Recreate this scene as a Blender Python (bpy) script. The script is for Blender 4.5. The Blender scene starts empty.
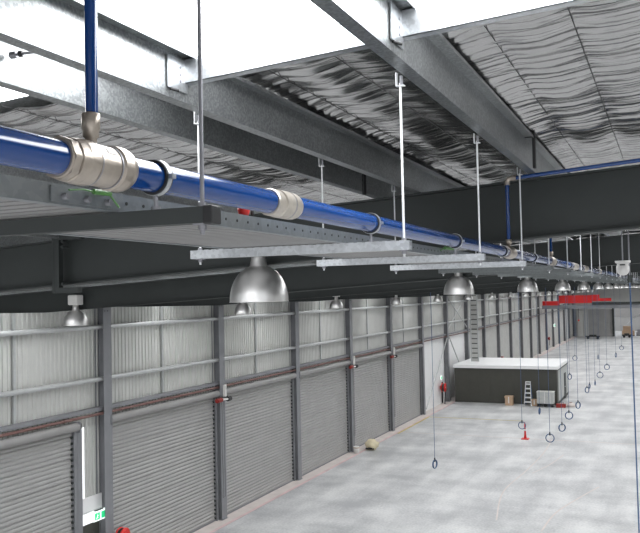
import bpy, math, random
from mathutils import Vector, Matrix, noise
random.seed(7)
S = bpy.context.scene
COL = S.collection

# ------------------------------------------------------------------ camera
cam_d = bpy.data.cameras.new('camera')
cam = bpy.data.objects.new('camera', cam_d); COL.objects.link(cam)
R = [[0.9150350924341525, 0.033116757899211056, 0.4020125121936719],
     [0.4028247447023716, -0.023018556840135523, -0.914987634395387],
     [-0.021047676106668158, 0.9991863822066643, -0.03440303683203415]]
M = Matrix([R[i] + [0] for i in range(3)] + [[0, 0, 0, 1]])
M.translation = Vector((0, 0, 10))
cam.matrix_world = M
cam_d.sensor_fit = 'HORIZONTAL'; cam_d.sensor_width = 36
cam_d.lens = 795 / 640 * 36
cam_d.clip_start = .05; cam_d.clip_end = 600
S.camera = cam

# ------------------------------------------------------------------ world, exposure
w = bpy.data.worlds.new('sky'); S.world = w; w.use_nodes = True
bg = w.node_tree.nodes['Background']
bg.inputs[0].default_value = (.95, .97, 1, 1); bg.inputs[1].default_value = 1.3
S.view_settings.view_transform = 'Standard'; S.view_settings.look = 'None'
S.view_settings.gamma = 1; S.view_settings.use_curve_mapping = False
S.view_settings.exposure = 0.12
SKYLIGHT = 11.0

# ------------------------------------------------------------------ materials
def newmat(name):
    m = bpy.data.materials.new(name); m.use_nodes = True
    nt = m.node_tree; b = nt.nodes['Principled BSDF']
    return m, nt, b
def mat(name, col, rough=.5, metal=0., var=0., scale=8., bump=0., stretch=(1, 1, 1), detail=4., spec=.5):
    m, nt, b = newmat(name)
    b.inputs['Base Color'].default_value = (*col, 1)
    b.inputs['Roughness'].default_value = rough; b.inputs['Metallic'].default_value = metal
    b.inputs['Specular IOR Level'].default_value = spec
    if var or bump:
        tc = nt.nodes.new('ShaderNodeTexCoord'); mp = nt.nodes.new('ShaderNodeMapping')
        mp.inputs['Scale'].default_value = stretch
        n = nt.nodes.new('ShaderNodeTexNoise'); n.inputs['Scale'].default_value = scale; n.inputs['Detail'].default_value = detail
        nt.links.new(tc.outputs['Object'], mp.inputs[0]); nt.links.new(mp.outputs[0], n.inputs['Vector'])
        if var:
            r = nt.nodes.new('ShaderNodeValToRGB')
            r.color_ramp.elements[0].position = .3; r.color_ramp.elements[1].position = .7
            r.color_ramp.elements[0].color = (*[max(0, c * (1 - var)) for c in col], 1)
            r.color_ramp.elements[1].color = (*[min(1, c * (1 + var)) for c in col], 1)
            nt.links.new(n.outputs['Fac'], r.inputs[0]); nt.links.new(r.outputs[0], b.inputs['Base Color'])
        if bump:
            bp = nt.nodes.new('ShaderNodeBump'); bp.inputs['Strength'].default_value = bump; bp.inputs['Distance'].default_value = .02
            nt.links.new(n.outputs['Fac'], bp.inputs['Height']); nt.links.new(bp.outputs[0], b.inputs['Normal'])
    return m
def emit(name, col, st):
    m, nt, b = newmat(name)
    b.inputs['Base Color'].default_value = (*col, 1)
    b.inputs['Emission Color'].default_value = (*col, 1); b.inputs['Emission Strength'].default_value = st
    return m

def galv(name, col, metal=.55, rough=.42, sc=90, var=.16):
    m, nt, b = newmat(name)
    tc = nt.nodes.new('ShaderNodeTexCoord')
    v = nt.nodes.new('ShaderNodeTexVoronoi'); v.inputs['Scale'].default_value = sc
    n = nt.nodes.new('ShaderNodeTexNoise'); n.inputs['Scale'].default_value = 3; n.inputs['Detail'].default_value = 5
    bw = nt.nodes.new('ShaderNodeSeparateColor')
    mx = nt.nodes.new('ShaderNodeMath'); mx.operation = 'ADD'
    r = nt.nodes.new('ShaderNodeValToRGB')
    r.color_ramp.elements[0].position = .45; r.color_ramp.elements[1].position = 1.5 / 1.6
    r.color_ramp.elements[0].color = (*[c * (1 - var) for c in col], 1)
    r.color_ramp.elements[1].color = (*[min(1, c * (1 + var)) for c in col], 1)
    nt.links.new(tc.outputs['Object'], v.inputs['Vector']); nt.links.new(tc.outputs['Object'], n.inputs['Vector'])
    nt.links.new(v.outputs['Color'], bw.inputs[0])
    nt.links.new(bw.outputs[0], mx.inputs[0]); nt.links.new(n.outputs['Fac'], mx.inputs[1])
    h = nt.nodes.new('ShaderNodeMath'); h.operation = 'MULTIPLY'; h.inputs[1].default_value = .62
    nt.links.new(mx.outputs[0], h.inputs[0]); nt.links.new(h.outputs[0], r.inputs[0])
    nt.links.new(r.outputs[0], b.inputs['Base Color'])
    b.inputs['Metallic'].default_value = metal; b.inputs['Roughness'].default_value = rough
    return m

MAT = dict(
    galv=galv('galvanised_steel', (.37, .385, .39), .8, .34, 90, .2),
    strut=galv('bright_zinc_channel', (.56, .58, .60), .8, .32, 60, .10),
    shadedstrut=galv('shaded_zinc_channel', (.17, .185, .185), .5, .5, 60, .08),  # darker copy of the zinc: shade on the farther struts put into the colour
    tray=galv('tray_steel', (.25, .27, .28), .6, .42, 50, .08),
    traybase=mat('tray_base_steel', (.27, .265, .26), .5, .3, .06, 5),
    darksteel=mat('dark_painted_steel', (.028, .033, .032), .6, 0, .10, 2, .05),
    column=mat('grey_painted_column', (.21, .214, .228), .5, 0, .10, 1.2),
    rod=mat('zinc_threaded_rod', (.72, .73, .74), .4, .5),
    darkrod=mat('dull_steel_rod', (.28, .28, .30), .4, .6),
    blue=mat('blue_pipe_paint', (.003, .041, .185), .14, 0, .05, 3, spec=.7),
    nickel=mat('nickel_brass_casting', (.42, .37, .32), .36, .8, .08, 40, .08),
    cream=mat('cream_nickel_band', (.46, .42, .37), .36, .6, .08, 40),
    black=mat('black_rubber', (.012, .012, .013), .5),
    white=mat('white_paint', (.80, .80, .80), .5, 0, .02, 3),
    offwhite=mat('off_white_plastic', (.70, .69, .67), .45),
    darkred=mat('dull_red_paint', (.26, .02, .015), .45),
    red=mat('red_paint', (.62, .016, .012), .4),
    redpipe=mat('red_brown_sprinkler_pipe', (.17, .09, .078), .5, 0, .1, 3),
    green=mat('green_wire', (.10, .26, .07), .5),
    clad=mat('corrugated_cladding', (.54, .54, .52), .5, .0, .05, 1.5),
    girt=mat('galvanised_girt', (.50, .51, .51), .45, .4, .08, 3),
    slat=mat('roller_slat_steel', (.36, .357, .35), .45, .1, .05, 1.2),
    drum=mat('roller_drum_steel', (.28, .275, .27), .5, .1, .05, 2),
    dome=mat('spun_aluminium', (.74, .73, .72), .34, .88, .04, 6),
    domein=mat('dome_inner_reflector', (.85, .85, .85), .3, .6),
    bulb=emit('lamp_bulb', (1, .97, .92), 4),
    bluerope=mat('blue_hose', (.05, .10, .21), .4),
    office=mat('olive_grey_panel', (.052, .052, .043), .6, 0, .06, 2),
    crane=mat('red_crane_paint', (.70, .012, .010), .45, 0, .05, .6),
    card=mat('cardboard', (.48, .33, .22), .7, 0, .06, 5),
    cage=mat('pale_crate', (.42, .43, .42), .6, 0, .08, 6),
    exitg=emit('exit_sign_green', (.02, .60, .22), .55),
    exitw=emit('exit_sign_white', (.9, 1, .95), .9),
    pink=mat('pink_floor_line', (.62, .46, .46), .6, 0, .2, 1),
    yellow=mat('yellow_floor_line', (.55, .46, .13), .6, 0, .25, 3),
    kerb=mat('pale_concrete_kerb', (.62, .56, .53), .7, 0, .08, 2),
    alu=mat('ladder_aluminium', (.72, .73, .74), .35, .5),
    ladderblue=mat('ladder_blue', (.05, .13, .3), .5),
)
# skylight sheet: translucent white roof sheet lit by the day outside
MAT['sky'] = emit('translucent_skylight_sheet', (.97, .985, 1), SKYLIGHT)

def foil_mat():
    m, nt, b = newmat('foil_insulation')
    tc = nt.nodes.new('ShaderNodeTexCoord')
    mp = nt.nodes.new('ShaderNodeMapping'); mp.inputs['Scale'].default_value = (.5, 9, 1)
    n = nt.nodes.new('ShaderNodeTexNoise'); n.inputs['Scale'].default_value = 1.3; n.inputs['Detail'].default_value = 3; n.inputs['Distortion'].default_value = .2
    bp = nt.nodes.new('ShaderNodeBump'); bp.inputs['Strength'].default_value = .55; bp.inputs['Distance'].default_value = .05
    nt.links.new(tc.outputs['Object'], mp.inputs[0]); nt.links.new(mp.outputs[0], n.inputs['Vector'])
    nt.links.new(n.outputs['Fac'], bp.inputs['Height']); nt.links.new(bp.outputs[0], b.inputs['Normal'])
    b.inputs['Base Color'].default_value = (.50, .495, .49, 1)
    b.inputs['Metallic'].default_value = .95; b.inputs['Roughness'].default_value = .22
    return m
MAT['foil'] = foil_mat()

def floor_mat():
    m, nt, b = newmat('polished_concrete')
    tc = nt.nodes.new('ShaderNodeTexCoord')
    def nz(scale, stretch, rot=0, det=6):
        mp = nt.nodes.new('ShaderNodeMapping'); mp.inputs['Scale'].default_value = stretch; mp.inputs['Rotation'].default_value = (0, 0, rot)
        n = nt.nodes.new('ShaderNodeTexNoise'); n.inputs['Scale'].default_value = scale; n.inputs['Detail'].default_value = det
        nt.links.new(tc.outputs['Object'], mp.inputs[0]); nt.links.new(mp.outputs[0], n.inputs['Vector']); return n
    a = nz(.35, (1, 1, 1)); s = nz(1.0, (1, .2, 1), .5); s2 = nz(1.4, (.14, 1, 1), .3); fine = nz(9, (1, 1, 1), 0, 3)
    add = None
    for nn, k in ((a, .40), (s, .26), (s2, .12), (fine, .24)):
        mu = nt.nodes.new('ShaderNodeMath'); mu.operation = 'MULTIPLY'; mu.inputs[1].default_value = k
        nt.links.new(nn.outputs['Fac'], mu.inputs[0])
        if add is None: add = mu
        else:
            ad = nt.nodes.new('ShaderNodeMath'); ad.operation = 'ADD'
            nt.links.new(add.outputs[0], ad.inputs[0]); nt.links.new(mu.outputs[0], ad.inputs[1]); add = ad
    r = nt.nodes.new('ShaderNodeValToRGB'); e = r.color_ramp.elements
    e[0].position = .43; e[0].color = (.37, .375, .385, 1); e[1].position = .62; e[1].color = (.68, .68, .675, 1)
    nt.links.new(add.outputs[0], r.inputs[0]); nt.links.new(r.outputs[0], b.inputs['Base Color'])
    b.inputs['Roughness'].default_value = .42
    return m
MAT['floor'] = floor_mat()

# ------------------------------------------------------------------ mesh helpers
class MB:
    def __init__(s): s.v = []; s.f = []; s.mi = []; s.mats = []; s.sm = []
    def _m(s, m):
        if m not in s.mats: s.mats.append(m)
        return s.mats.index(m)
    def add(s, vs, fs, m='galv', smooth=False):
        o = len(s.v); s.v += [tuple(v) for v in vs]; k = s._m(m)
        for f in fs: s.f.append([i + o for i in f]); s.mi.append(k); s.sm.append(smooth)
        return s
    def box(s, x0, x1, y0, y1, z0, z1, m='galv', k=0.):
        """box; k = slope of z along x (for things following the roof pitch)"""
        vs = [(x, y, z + k * x) for z in (z0, z1) for y in (y0, y1) for x in (x0, x1)]
        return s.add(vs, [(0, 2, 3, 1), (4, 5, 7, 6), (0, 1, 5, 4), (2, 6, 7, 3), (0, 4, 6, 2), (1, 3, 7, 5)], m)
    def beam(s, p, q, w_, h_, m='galv', up=(0, 0, 1)):
        p = Vector(p); q = Vector(q); d = (q - p).normalized(); u = Vector(up)
        a = d.cross(u)
        if a.length < 1e-4: a = d.cross(Vector((1, 0, 0)))
        a.normalize(); c = a.cross(d).normalized()
        vs = [e + a * i * w_ / 2 + c * j * h_ / 2 for e in (p, q) for j in (-1, 1) for i in (-1, 1)]
        return s.add(vs, [(0, 1, 3, 2), (4, 6, 7, 5), (0, 4, 5, 1), (2, 3, 7, 6), (0, 2, 6, 4), (1, 5, 7, 3)], m)
    def tube(s, pts, r, n=12, m='galv', cap=True):
        pts = [Vector(p) for p in pts]; rs = r if isinstance(r, (list, tuple)) else [r] * len(pts)
        vs = []; fs = []; t0 = (pts[1] - pts[0]).normalized()
        ref = Vector((0, 0, 1)) if abs(t0.z) < .9 else Vector((1, 0, 0))
        a = t0.cross(ref).normalized()
        for i, p in enumerate(pts):
            if i == 0: t = t0
            elif i == len(pts) - 1: t = (pts[i] - pts[i - 1]).normalized()
            else:
                t = ((pts[i] - pts[i - 1]).normalized() + (pts[i + 1] - pts[i]).normalized())
                t = t.normalized() if t.length > 1e-6 else (pts[i] - pts[i - 1]).normalized()
            a = (a - t * a.dot(t)).normalized(); b = t.cross(a)
            for j in range(n):
                an = 2 * math.pi * j / n
                vs.append(p + (a * math.cos(an) + b * math.sin(an)) * rs[i])
        L = len(pts)
        for i in range(L - 1):
            for j in range(n):
                k = (j + 1) % n; fs.append((i * n + j, i * n + k, (i + 1) * n + k, (i + 1) * n + j))
        s.add(vs, fs, m, True)
        if cap:
            s.add([vs[j] for j in range(n)], [tuple(range(n))[::-1]], m)
            s.add([vs[(L - 1) * n + j] for j in range(n)], [tuple(range(n))], m)
        return s
    def lathe(s, c, axis, prof, n=32, m='galv', sharp=False):
        if sharp:
            for i in range(len(prof) - 1): s.lathe(c, axis, prof[i:i + 2], n, m)
            return s
        """prof: list of (t along axis, radius)"""
        c = Vector(c); ax = Vector(axis).normalized()
        ref = Vector((0, 0, 1)) if abs(ax.z) < .9 else Vector((1, 0, 0))
        a = ax.cross(ref).normalized(); b = ax.cross(a)
        vs = []; fs = []
        for t, r in prof:
            for j in range(n):
                an = 2 * math.pi * j / n
                vs.append(c + ax * t + (a * math.cos(an) + b * math.sin(an)) * r)
        for i in range(len(prof) - 1):
            for j in range(n):
                k = (j + 1) % n; fs.append((i * n + j, (i + 1) * n + j, (i + 1) * n + k, i * n + k))
        return s.add(vs, fs, m, True)
    def profile(s, pts, p0, p1, m='galv', closed=True, axis='y', cap=True, k=0.):
        """2D section extruded; axis y: pts=(x,z); axis x: pts=(y,z)"""
        def mk(t):
            if axis == 'y': return [(a, t, b) for a, b in pts]
            if axis == 'x': return [(t, a, b + k * t) for a, b in pts]
            return [(a, b, t) for a, b in pts]
        n = len(pts); vs = mk(p0) + mk(p1)
        fs = [(i, (i + 1) % n, n + (i + 1) % n, n + i) for i in range(n if closed else n - 1)]
        if closed and cap: fs += [tuple(range(n))[::-1], tuple(range(n, 2 * n))]
        return s.add(vs, fs, m)
    def build(s, name, parent=None, loc=None):
        me = bpy.data.meshes.new(name)
        vs = s.v
        if loc is not None: vs = [(x - loc[0], y - loc[1], z - loc[2]) for x, y, z in vs]
        me.from_pydata(vs, [], s.f)
        for mm in s.mats: me.materials.append(MAT[mm])
        me.polygons.foreach_set('material_index', s.mi); me.polygons.foreach_set('use_smooth', s.sm)
        me.update()
        o = bpy.data.objects.new(name, me); COL.objects.link(o)
        if loc is not None: o.location = loc
        if parent: o.parent = parent
        return o
def part(parent, name, mb, label=None):
    """mb given in the thing's own coordinates"""
    o = mb.build(name, parent)
    if label: o['label'] = label
    return o
def tag(o, label, cat, group=None):
    o['label'] = label; o['category'] = cat
    if group: o['group'] = group
    return o
def thing(name, label, cat, loc=(0, 0, 0), group=None):
    o = bpy.data.objects.new(name, None); COL.objects.link(o); o.location = loc; o.empty_display_size = .1
    return tag(o, label, cat, group)
def struct(o): o['kind'] = 'structure'; return o
def dup(root, loc, label=None, group=None):
    r = root.copy(); COL.objects.link(r); r.location = loc
    if label: r['label'] = label
    if group: r['group'] = group
    for ch in list(root.children):
        c = ch.copy(); COL.objects.link(c); c.parent = r
        for g in list(ch.children):
            d = g.copy(); COL.objects.link(d); d.parent = c
    return r
def child_sub(pobj, name, mb, label=None): return part(pobj, name, mb, label)
def bevel(o, wd=.004, seg=2):
    b = o.modifiers.new('bevel', 'BEVEL'); b.width = wd; b.segments = seg; b.limit_method = 'ANGLE'; return o

# ------------------------------------------------------------------ layout numbers (metres)
K = .05477                       # roof pitch, rising to +X
ZT = 11.02                       # rafter top at x = 0
PH = .212                        # purlin height
ZF = ZT + PH + .055              # foil plane at x = 0
XL, XR = -19.0, 20.0
BAY = 7.96; RY = [7.08 + BAY * i for i in range(-1, 21)]
CY = [23.1 + BAY * i for i in range(-2, 20)]
YB, YE = -6.0, 174.5
SKY = [2.45 + BAY * i for i in range(-1, 21)]
SW = .98

# ================================================================== STRUCTURE
f = MB(); f.box(XL - .6, XR, YB, YE + 25, -.25, 0, 'floor'); struct(f.build('floor'))
k_ = MB(); k_.box(-19.0, -18.1, YB, YE, 0, .012, 'kerb'); struct(k_.build('trim_1'))
p_ = MB()
p_.box(-18.20, -18.04, YB, YE, 0.001, .014, 'pink'); struct(p_.build('trim_2'))
y_ = MB()
y_.box(-17.9, -10.6, 61.8, 61.95, .001, .006, 'yellow')
y_.box(-18.05, -17.9, 54, 62, .001, .006, 'yellow')
struct(y_.build('trim_3'))
# saw-cut joints in the slab
jt = MB()
for yy in (54.6, 86.4, 118): jt.box(-17.9, XR - .3, yy, yy + .12, .0005, .004, 'kerb')
struct(jt.build('trim_4'))
# curved pale tyre scuffs swept across the slab
sc = MB()
def scuff(pts, wd):
    P = [Vector((a, b, 0)) for a, b in pts]; out = []
    for i in range(len(P) - 1):
        p0, p1, p2, p3 = P[max(i - 1, 0)], P[i], P[i + 1], P[min(i + 2, len(P) - 1)]
        for q in range(8):
            t = q / 8
            out.append(.5 * (2 * p1 + (p2 - p0) * t + (2 * p0 - 5 * p1 + 4 * p2 - p3) * t * t + (3 * p1 - p0 - 3 * p2 + p3) * t ** 3))
    out.append(P[-1]); vs = []; n = len(out)
    for i, p in enumerate(out):
        d = (out[min(i + 1, n - 1)] - out[max(i - 1, 0)]).normalized(); s_ = Vector((-d.y, d.x, 0)) * wd / 2
        vs += [p + s_ + Vector((0, 0, .005)), p - s_ + Vector((0, 0, .005))]
    sc.add(vs, [(2 * i, 2 * i + 1, 2 * i + 3, 2 * i + 2) for i in range(n - 1)], 'kerb')
scuff([(-7.25, 35), (-7.9, 40), (-7.6, 45), (-7.4, 50), (-7.5, 54.6)], .07)
scuff([(-5.2, 34), (-5.0, 37), (-4.3, 40), (-3.6, 42.5)], .08)
scuff([(-7.2, 44.5), (-6.6, 47), (-6.2, 50)], .07)
struct(sc.build('trim_5'))

# roof: foil-lined sheets between the skylight strips
def foil_field(x0, x1, y0, y1, nx, ny, amp):
    mb = MB(); vs = []
    for j in range(ny + 1):
        y = y0 + (y1 - y0) * j / ny
        for i in range(nx + 1):
            x = x0 + (x1 - x0) * i / nx
            q = (x % .375) / .375                              # straps every 0.375 m hold the blanket up
            sag = math.sin(q * math.pi)
            c_ = math.floor(x / .375)
            w1 = noise.noise(Vector((x * .28 + .22 * c_, y * 8.5, 0)))
            w2 = noise.noise(Vector((x * .6 + .4 * c_, y * 18, 5)))
            w3 = noise.noise(Vector((x * 2.5 + y * 1.5, y * 30, 9)))
            am = .55 + 1.1 * abs(noise.noise(Vector((x * 1.3, y * 1.1, 2))))
            wv = am * (1 - min(1, abs(w1) * 3.2)) + (1 - min(1, abs(w2) * 3)) * .5 + .22 * w3
            z = ZF + K * x - .012 * sag - amp * wv * (.35 + .65 * sag)
            vs.append((x, y, z))
    W_ = nx + 1
    fs = [(j * W_ + i, (j + 1) * W_ + i, (j + 1) * W_ + i + 1, j * W_ + i + 1) for j in range(ny) for i in range(nx)]
    mb.add(vs, fs, 'foil', True); return mb
segs = []
prev = YB
for s0 in SKY:
    if s0 > YE: break
    segs.append((prev, s0)); prev = s0 + SW
segs.append((prev, YE))
segs = [q for q in segs if q[1] - q[0] > .2]
n_c = 0
for (a, b) in segs:
    n_c += 1
    if a > 3 and a < 4: mb = foil_field(-8.5, 3, a, b, 130, 560, .026)
    elif a < 0 < b or b < 3: mb = foil_field(-8.5, 3, a, b, 120, 300, .026)
    elif a < 22: mb = foil_field(-19, 3, a, b, 150, 160, .034)
    else: mb = foil_field(-19, 3, a, b, 22, 24, .02)
    if a < 4:
        mb.add([(-19, a, ZF - 19 * K), (-8.5, a, ZF - 8.5 * K), (-8.5, b, ZF - 8.5 * K), (-19, b, ZF - 19 * K)], [(0, 3, 2, 1)], 'foil')
    mb.add([(3, a, ZF + 3 * K), (XR, a, ZF + XR * K), (XR, b, ZF + XR * K), (3, b, ZF + 3 * K)], [(0, 3, 2, 1)], 'foil')
    # outer roof sheet above the blanket
    mb.box(-19.6, XR, a, b, ZF + .06, ZF + .09, 'galv', K)
    struct(mb.build('ceiling' if n_c == 1 else 'ceiling_%d' % n_c))
n_w = 0
for s0 in SKY:
    if s0 > YE: continue
    n_w += 1
    mb = MB(); st = []
    # ribbed translucent sheet: shallow ribs running down the slope
    N = 10; pts = []
    for i in range(N + 1):
        pts.append((s0 + SW * i / N, ZF + .05 + (.02 if i % 2 else 0)))
    mb.profile(pts, -19.6, XR, 'sky', False, 'x', False, K)
    struct(mb.build('window_%d' % n_w))

# wall on the left: ribbed cladding; holes where the roller doors stand
DOORH = 5.6
def ribbed(mb, y0, y1, z0, z1, x, m='clad', pitch=.21):
    pts = []; y = y0; n = max(1, round((y1 - y0) / pitch)); p = (y1 - y0) / n
    for i in range(n):
        a = y0 + i * p; pts += [(x, a), (x, a + p * .5), (x + .04, a + p * .6), (x + .04, a + p * .9)]
    pts.append((x, y1))
    mb.profile(pts, z0, z1, m, False, 'z')
XW = -19.0
wl = MB()
for i, cy in enumerate(CY[:-1]):
    c2 = CY[i + 1]
    if cy < 62:       # roller-door bays
        ribbed(wl, cy, c2, DOORH - .1, 11, XW)
        if i == 1: ribbed(wl, 22.34, c2, 2.95, DOORH, XW)
    elif i in (7, 8):
        ribbed(wl, cy, c2, 6.0, 11, XW)
    else:
        ribbed(wl, cy, c2, 0, 11, XW)
ribbed(wl, YB, CY[0], 0, 11, XW)
ribbed(wl, CY[-1], YE, 0, 11, XW)
struct(wl.build('wall_left'))
wp = MB()        # smooth white lining in the two bays by the office
wp.box(XW - .06, XW + .02, CY[7], CY[9], 0, 6.02, 'white'); struct(wp.build('wall_lining'))
bpy.data.objects['wall_lining'].name = 'wall_white'
# far end wall with the tall opening
wf = MB()
wf.box(XL - .6, -15.8, YE, YE + .2, 0, 11.6, 'clad')
wf.box(-15.8, -10.9, YE, YE + .2, 0, 5.6, 'slat')
wf.box(-15.8, -10.9, YE, YE + .2, 5.6, 11.6, 'clad')
wf.box(-10.9, XR, YE, YE + .2, 5.9, 12.6, 'clad')
wf.box(0, XR, YE, YE + .2, 0, 5.9, 'clad')
struct(wf.build('wall_far'))
wo = MB(); wo.box(-24, 12, YE + 22, YE + 22.3, 0, 3.2, 'slat'); wo.box(-24, 12, YE + 21.9, YE + 22.3, 3.2, 11, 'drum')
struct(wo.build('wall_yard'))
wr = MB(); wr.box(XR, XR + .2, YB, YE, 0, 12.6, 'clad'); struct(wr.build('wall_right'))

# ------------------------------------------------------------------ columns
def Isec(mb, cx, cy, z0, z1, d, b, tf, tw, m):
    """I section standing up; depth d along x (from cx back to cx-d), flange width b along y"""
    x1 = cx; x0 = cx - d
    mb.box(x1 - tf, x1, cy - b / 2, cy + b / 2, z0, z1, m)
    mb.box(x0, x0 + tf, cy - b / 2, cy + b / 2, z0, z1, m)
    mb.box(x0 + tf, x1 - tf, cy - tw / 2, cy + tw / 2, z0, z1, m)
names = {1: 'steel column left of the green exit sign, behind the near post', 2: 'steel column right of the green exit sign',
         3: 'steel column between second and third roller doors, red motor at its head',
         4: 'steel column standing between the third and fourth roller doors',
         5: 'steel column with red motor at head and paper cup at its foot',
         6: 'steel column just beyond the yellow cloth bundle on the floor',
         7: 'steel column between the last roller door and white wall lining',
         8: 'steel column at the left end of the dark office box'}
def make_col(cy, label, group):
    t = thing('steel_column', label, 'column', (-18.6, cy, 0), group)
    mb = MB(); Isec(mb, 0, .07, .02, 9.98, .4, .44, .02, .014, 'column'); part(t, 'shaft', mb)
    mb = MB(); mb.box(-.45, .05, -.17, .31, 0, .02, 'column')
    for a in (-.1, .1): mb.tube([(-.02 if a > 0 else -.38, a, .02), (-.02 if a > 0 else -.38, a, .07)], .015, 6, 'darksteel')
    part(t, 'base_plate', mb)
    mb = MB(); mb.box(-.4, .02, -.15, .15, 9.98, 10.0, 'column')
    for zz in (9.55, 9.75):
        for a in (-.08, .08): mb.tube([(0, a, zz), (.03, a, zz)], .016, 6, 'darksteel')
    part(t, 'cap_plate', mb)
    return t
col0 = None
GC = 'grey steel columns along the left wall'
far_lab = 'one of the grey steel columns in the far run of left wall beyond the office'
for i, cy in enumerate(CY):
    lab = names.get(i, far_lab)
    if i == 0: continue
    if col0 is None: col0 = make_col(cy, 'grey ' + lab, GC)
    else: dup(col0, (-18.6, cy, 0), ('grey ' + lab) if i in names else lab, GC if i in names else 'far steel columns')

# girts, mullions
gi = None
def girt(y0, y1, z, label, group='galvanised girts on the left wall'):
    mb = MB()
    mb.profile([(-.12, -.06), (.10, -.06), (.10, .06), (.085, .06), (.085, -.045), (-.12, -.045)], 0, y1 - y0, 'girt')
    mb.tube([(.09, 0, .0), (.09, y1 - y0, .0)], .085, 10, 'girt')
    o = mb.build('wall_girt'); o.location = (-18.86, y0, z); return tag(o, label, 'wall rail', group)
baylab = ['the bay left of the exit sign', 'the second bay from the left', 'the third bay', 'the fourth bay', 'the fifth bay', 'the sixth bay']
for i in range(1, len(CY) - 1):
    a, b = CY[i] + .01, CY[i + 1] - .01
    lab = baylab[i - 1] if 0 < i < 7 else None
    for z, nm in ((8.98, 'upper'), (7.12, 'lower')):
        girt(a, b, z, 'galvanised %s wall girt across %s of ribbed cladding' % (nm, lab) if lab else 'galvanised wall girt in the far bays beyond the last roller door',
             'galvanised girts on the left wall' if lab else 'far wall girts')
    # header beam over the door
    mb = MB(); mb.profile([(-.08, .13), (-.08, .115), (.145, .115), (.145, .0), (.16, .0), (.16, .13)], 0, b - a, 'column')
    o = mb.build('header_beam'); o.location = (-18.9, a, 6.0)
    tag(o, 'painted header beam above the roller door in %s' % lab if lab else 'painted header beam in the far bays of the left wall', 'beam', None if lab else 'far header beams')
    # mid mullion
    y = (CY[i] + CY[i + 1]) / 2 - .1
    mb = MB(); mb.box(-.03, .05, -.05, .05, 0, 3.6, 'girt')
    o = mb.build('wall_mullion'); o.location = (-18.93, y, 6.16)
    tag(o, 'thin vertical mullion on the cladding above %s' % lab if lab else 'thin vertical mullion in the far bays of the left wall', 'mullion', None if lab else 'far mullions')
# eave beam
mb = MB()
mb.box(-18.62, -18.36, YB, YE, 9.72, 9.745, 'darksteel'); mb.box(-18.50, -18.48, YB, YE, 9.745, 10.14, 'darksteel'); mb.box(-18.62, -18.36, YB, YE, 10.14, 10.16, 'darksteel')
o = mb.build('eave_beam'); tag(o, 'long dark eave beam running along the head of the left wall', 'beam')
# fire sprinkler pipe
mb = MB(); mb.tube([(-18.72, YB, 5.90), (-18.72, 125, 5.90)], .05, 10, 'redpipe')
for yy in range(0, 125, 3): mb.tube([(-18.72, yy, 5.90), (-18.72, yy + .12, 5.90)], .062, 10, 'redpipe')
tag(mb.build('sprinkler_pipe'), 'red-brown sprinkler pipe running above the roller doors', 'pipe')

# ------------------------------------------------------------------ roller doors
def roller_door(n, y0, y1, motor):
    mb = MB(); pts = []; p = .15; z = 0.06
    cnt = 0
    while z < DOORH - .02:
        big = (cnt % 5 == 4)
        dd = .034
        pts += [(0, z), (dd * .7, z + p * .2), (dd, z + p * .45), (dd * .75, z + p * .72), (0, z + p * .9), (-.05 if big else -.006, z + p * .94), (0, z + p)]
        z += p; cnt += 1
    mb.profile(pts, y0 + .12, y1 - .12, 'slat', False)
    mb.box(-.03, .05, y0 + .12, y1 - .12, 0, .07, 'column')
    c = mb.build('door_%d' % n, loc=(-18.88, 0, 0) if False else None); c.location = (-18.88, 0, 0); struct(c)
    for s, yy in ((-1, y0 + .02), (1, y1 - .18)):
        g = MB(); g.box(-.06, .12, yy, yy + .16, 0, DOORH, 'column')
        g.box(.12, .14, yy, yy + .05, 0, DOORH, 'column')
        if s > 0:
            zz = .1
            while zz < DOORH - .2: g.box(.02, .10, yy - .06, yy, zz, zz + .075, 'darksteel'); zz += .19
        part(c, 'guide_rail', g)
    d = MB(); d.tube([(.18, y0 + .1, DOORH + .03), (.18, y1 - .1, DOORH + .03)], .15, 20, 'drum')
    dr = part(c, 'roller_drum', d)
    e = MB()
    for yy in (y0 + .04, y1 - .10): e.box(0, .32, yy, yy + .05, DOORH - .16, DOORH + .2, 'column')
    part(c, 'drum_bracket', e)
    if motor:
        m_ = MB()
        yy = y1 - .2
        m_.tube([(.48, yy - .42, DOORH - .22), (.48, yy - .02, DOORH - .22)], .10, 14, 'darkred')
        m_.tube([(.48, yy - .02, DOORH - .22), (.48, yy + .12, DOORH - .22)], .06, 10, 'offwhite')
        m_.tube([(.48, yy + .5, DOORH - .24), (.48, yy + .74, DOORH - .24)], .11, 14, 'black')
        m_.tube([(.48, yy + .12, DOORH - .22), (.48, yy + .5, DOORH - .24)], .05, 10, 'offwhite')
        m_.box(.35, .44, yy - .3, yy + .6, DOORH - .3, DOORH - .1, 'darksteel')
        mo = part(c, 'motor', m_, 'red and black door motor')
        w_ = MB(); w_.box(.42, .52, yy + .22, yy + .36, DOORH - .1, DOORH + .42, 'offwhite'); child_sub(mo, 'chain_cover', w_)
        w_ = MB(); ch = [(.5, yy - .05 + .03 * math.sin(t), DOORH - .3 - t * .42) for t in range(11)] + [(.5, yy + .12, 1.1)] + [(.5, yy + .14, DOORH - .3 - t * .42) for t in range(9, -1, -1)]
        w_.tube(ch, .008, 5, 'darksteel'); child_sub(mo, 'pull_chain', w_)
    return c
bays = [(CY[1] - .0 + .35 - .4, 21.66, False)]
roller_door(1, CY[1] + .16, 21.72, False)
roller_door(2, CY[2] + .16, CY[3] - .14, True)
roller_door(3, CY[3] + .16, CY[4] - .14, False)
roller_door(4, CY[4] + .16, CY[5] - .14, True)
roller_door(5, CY[5] + .16, CY[6] - .14, True)
roller_door(6, CY[6] + .16, CY[7] - .14, False)
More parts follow.
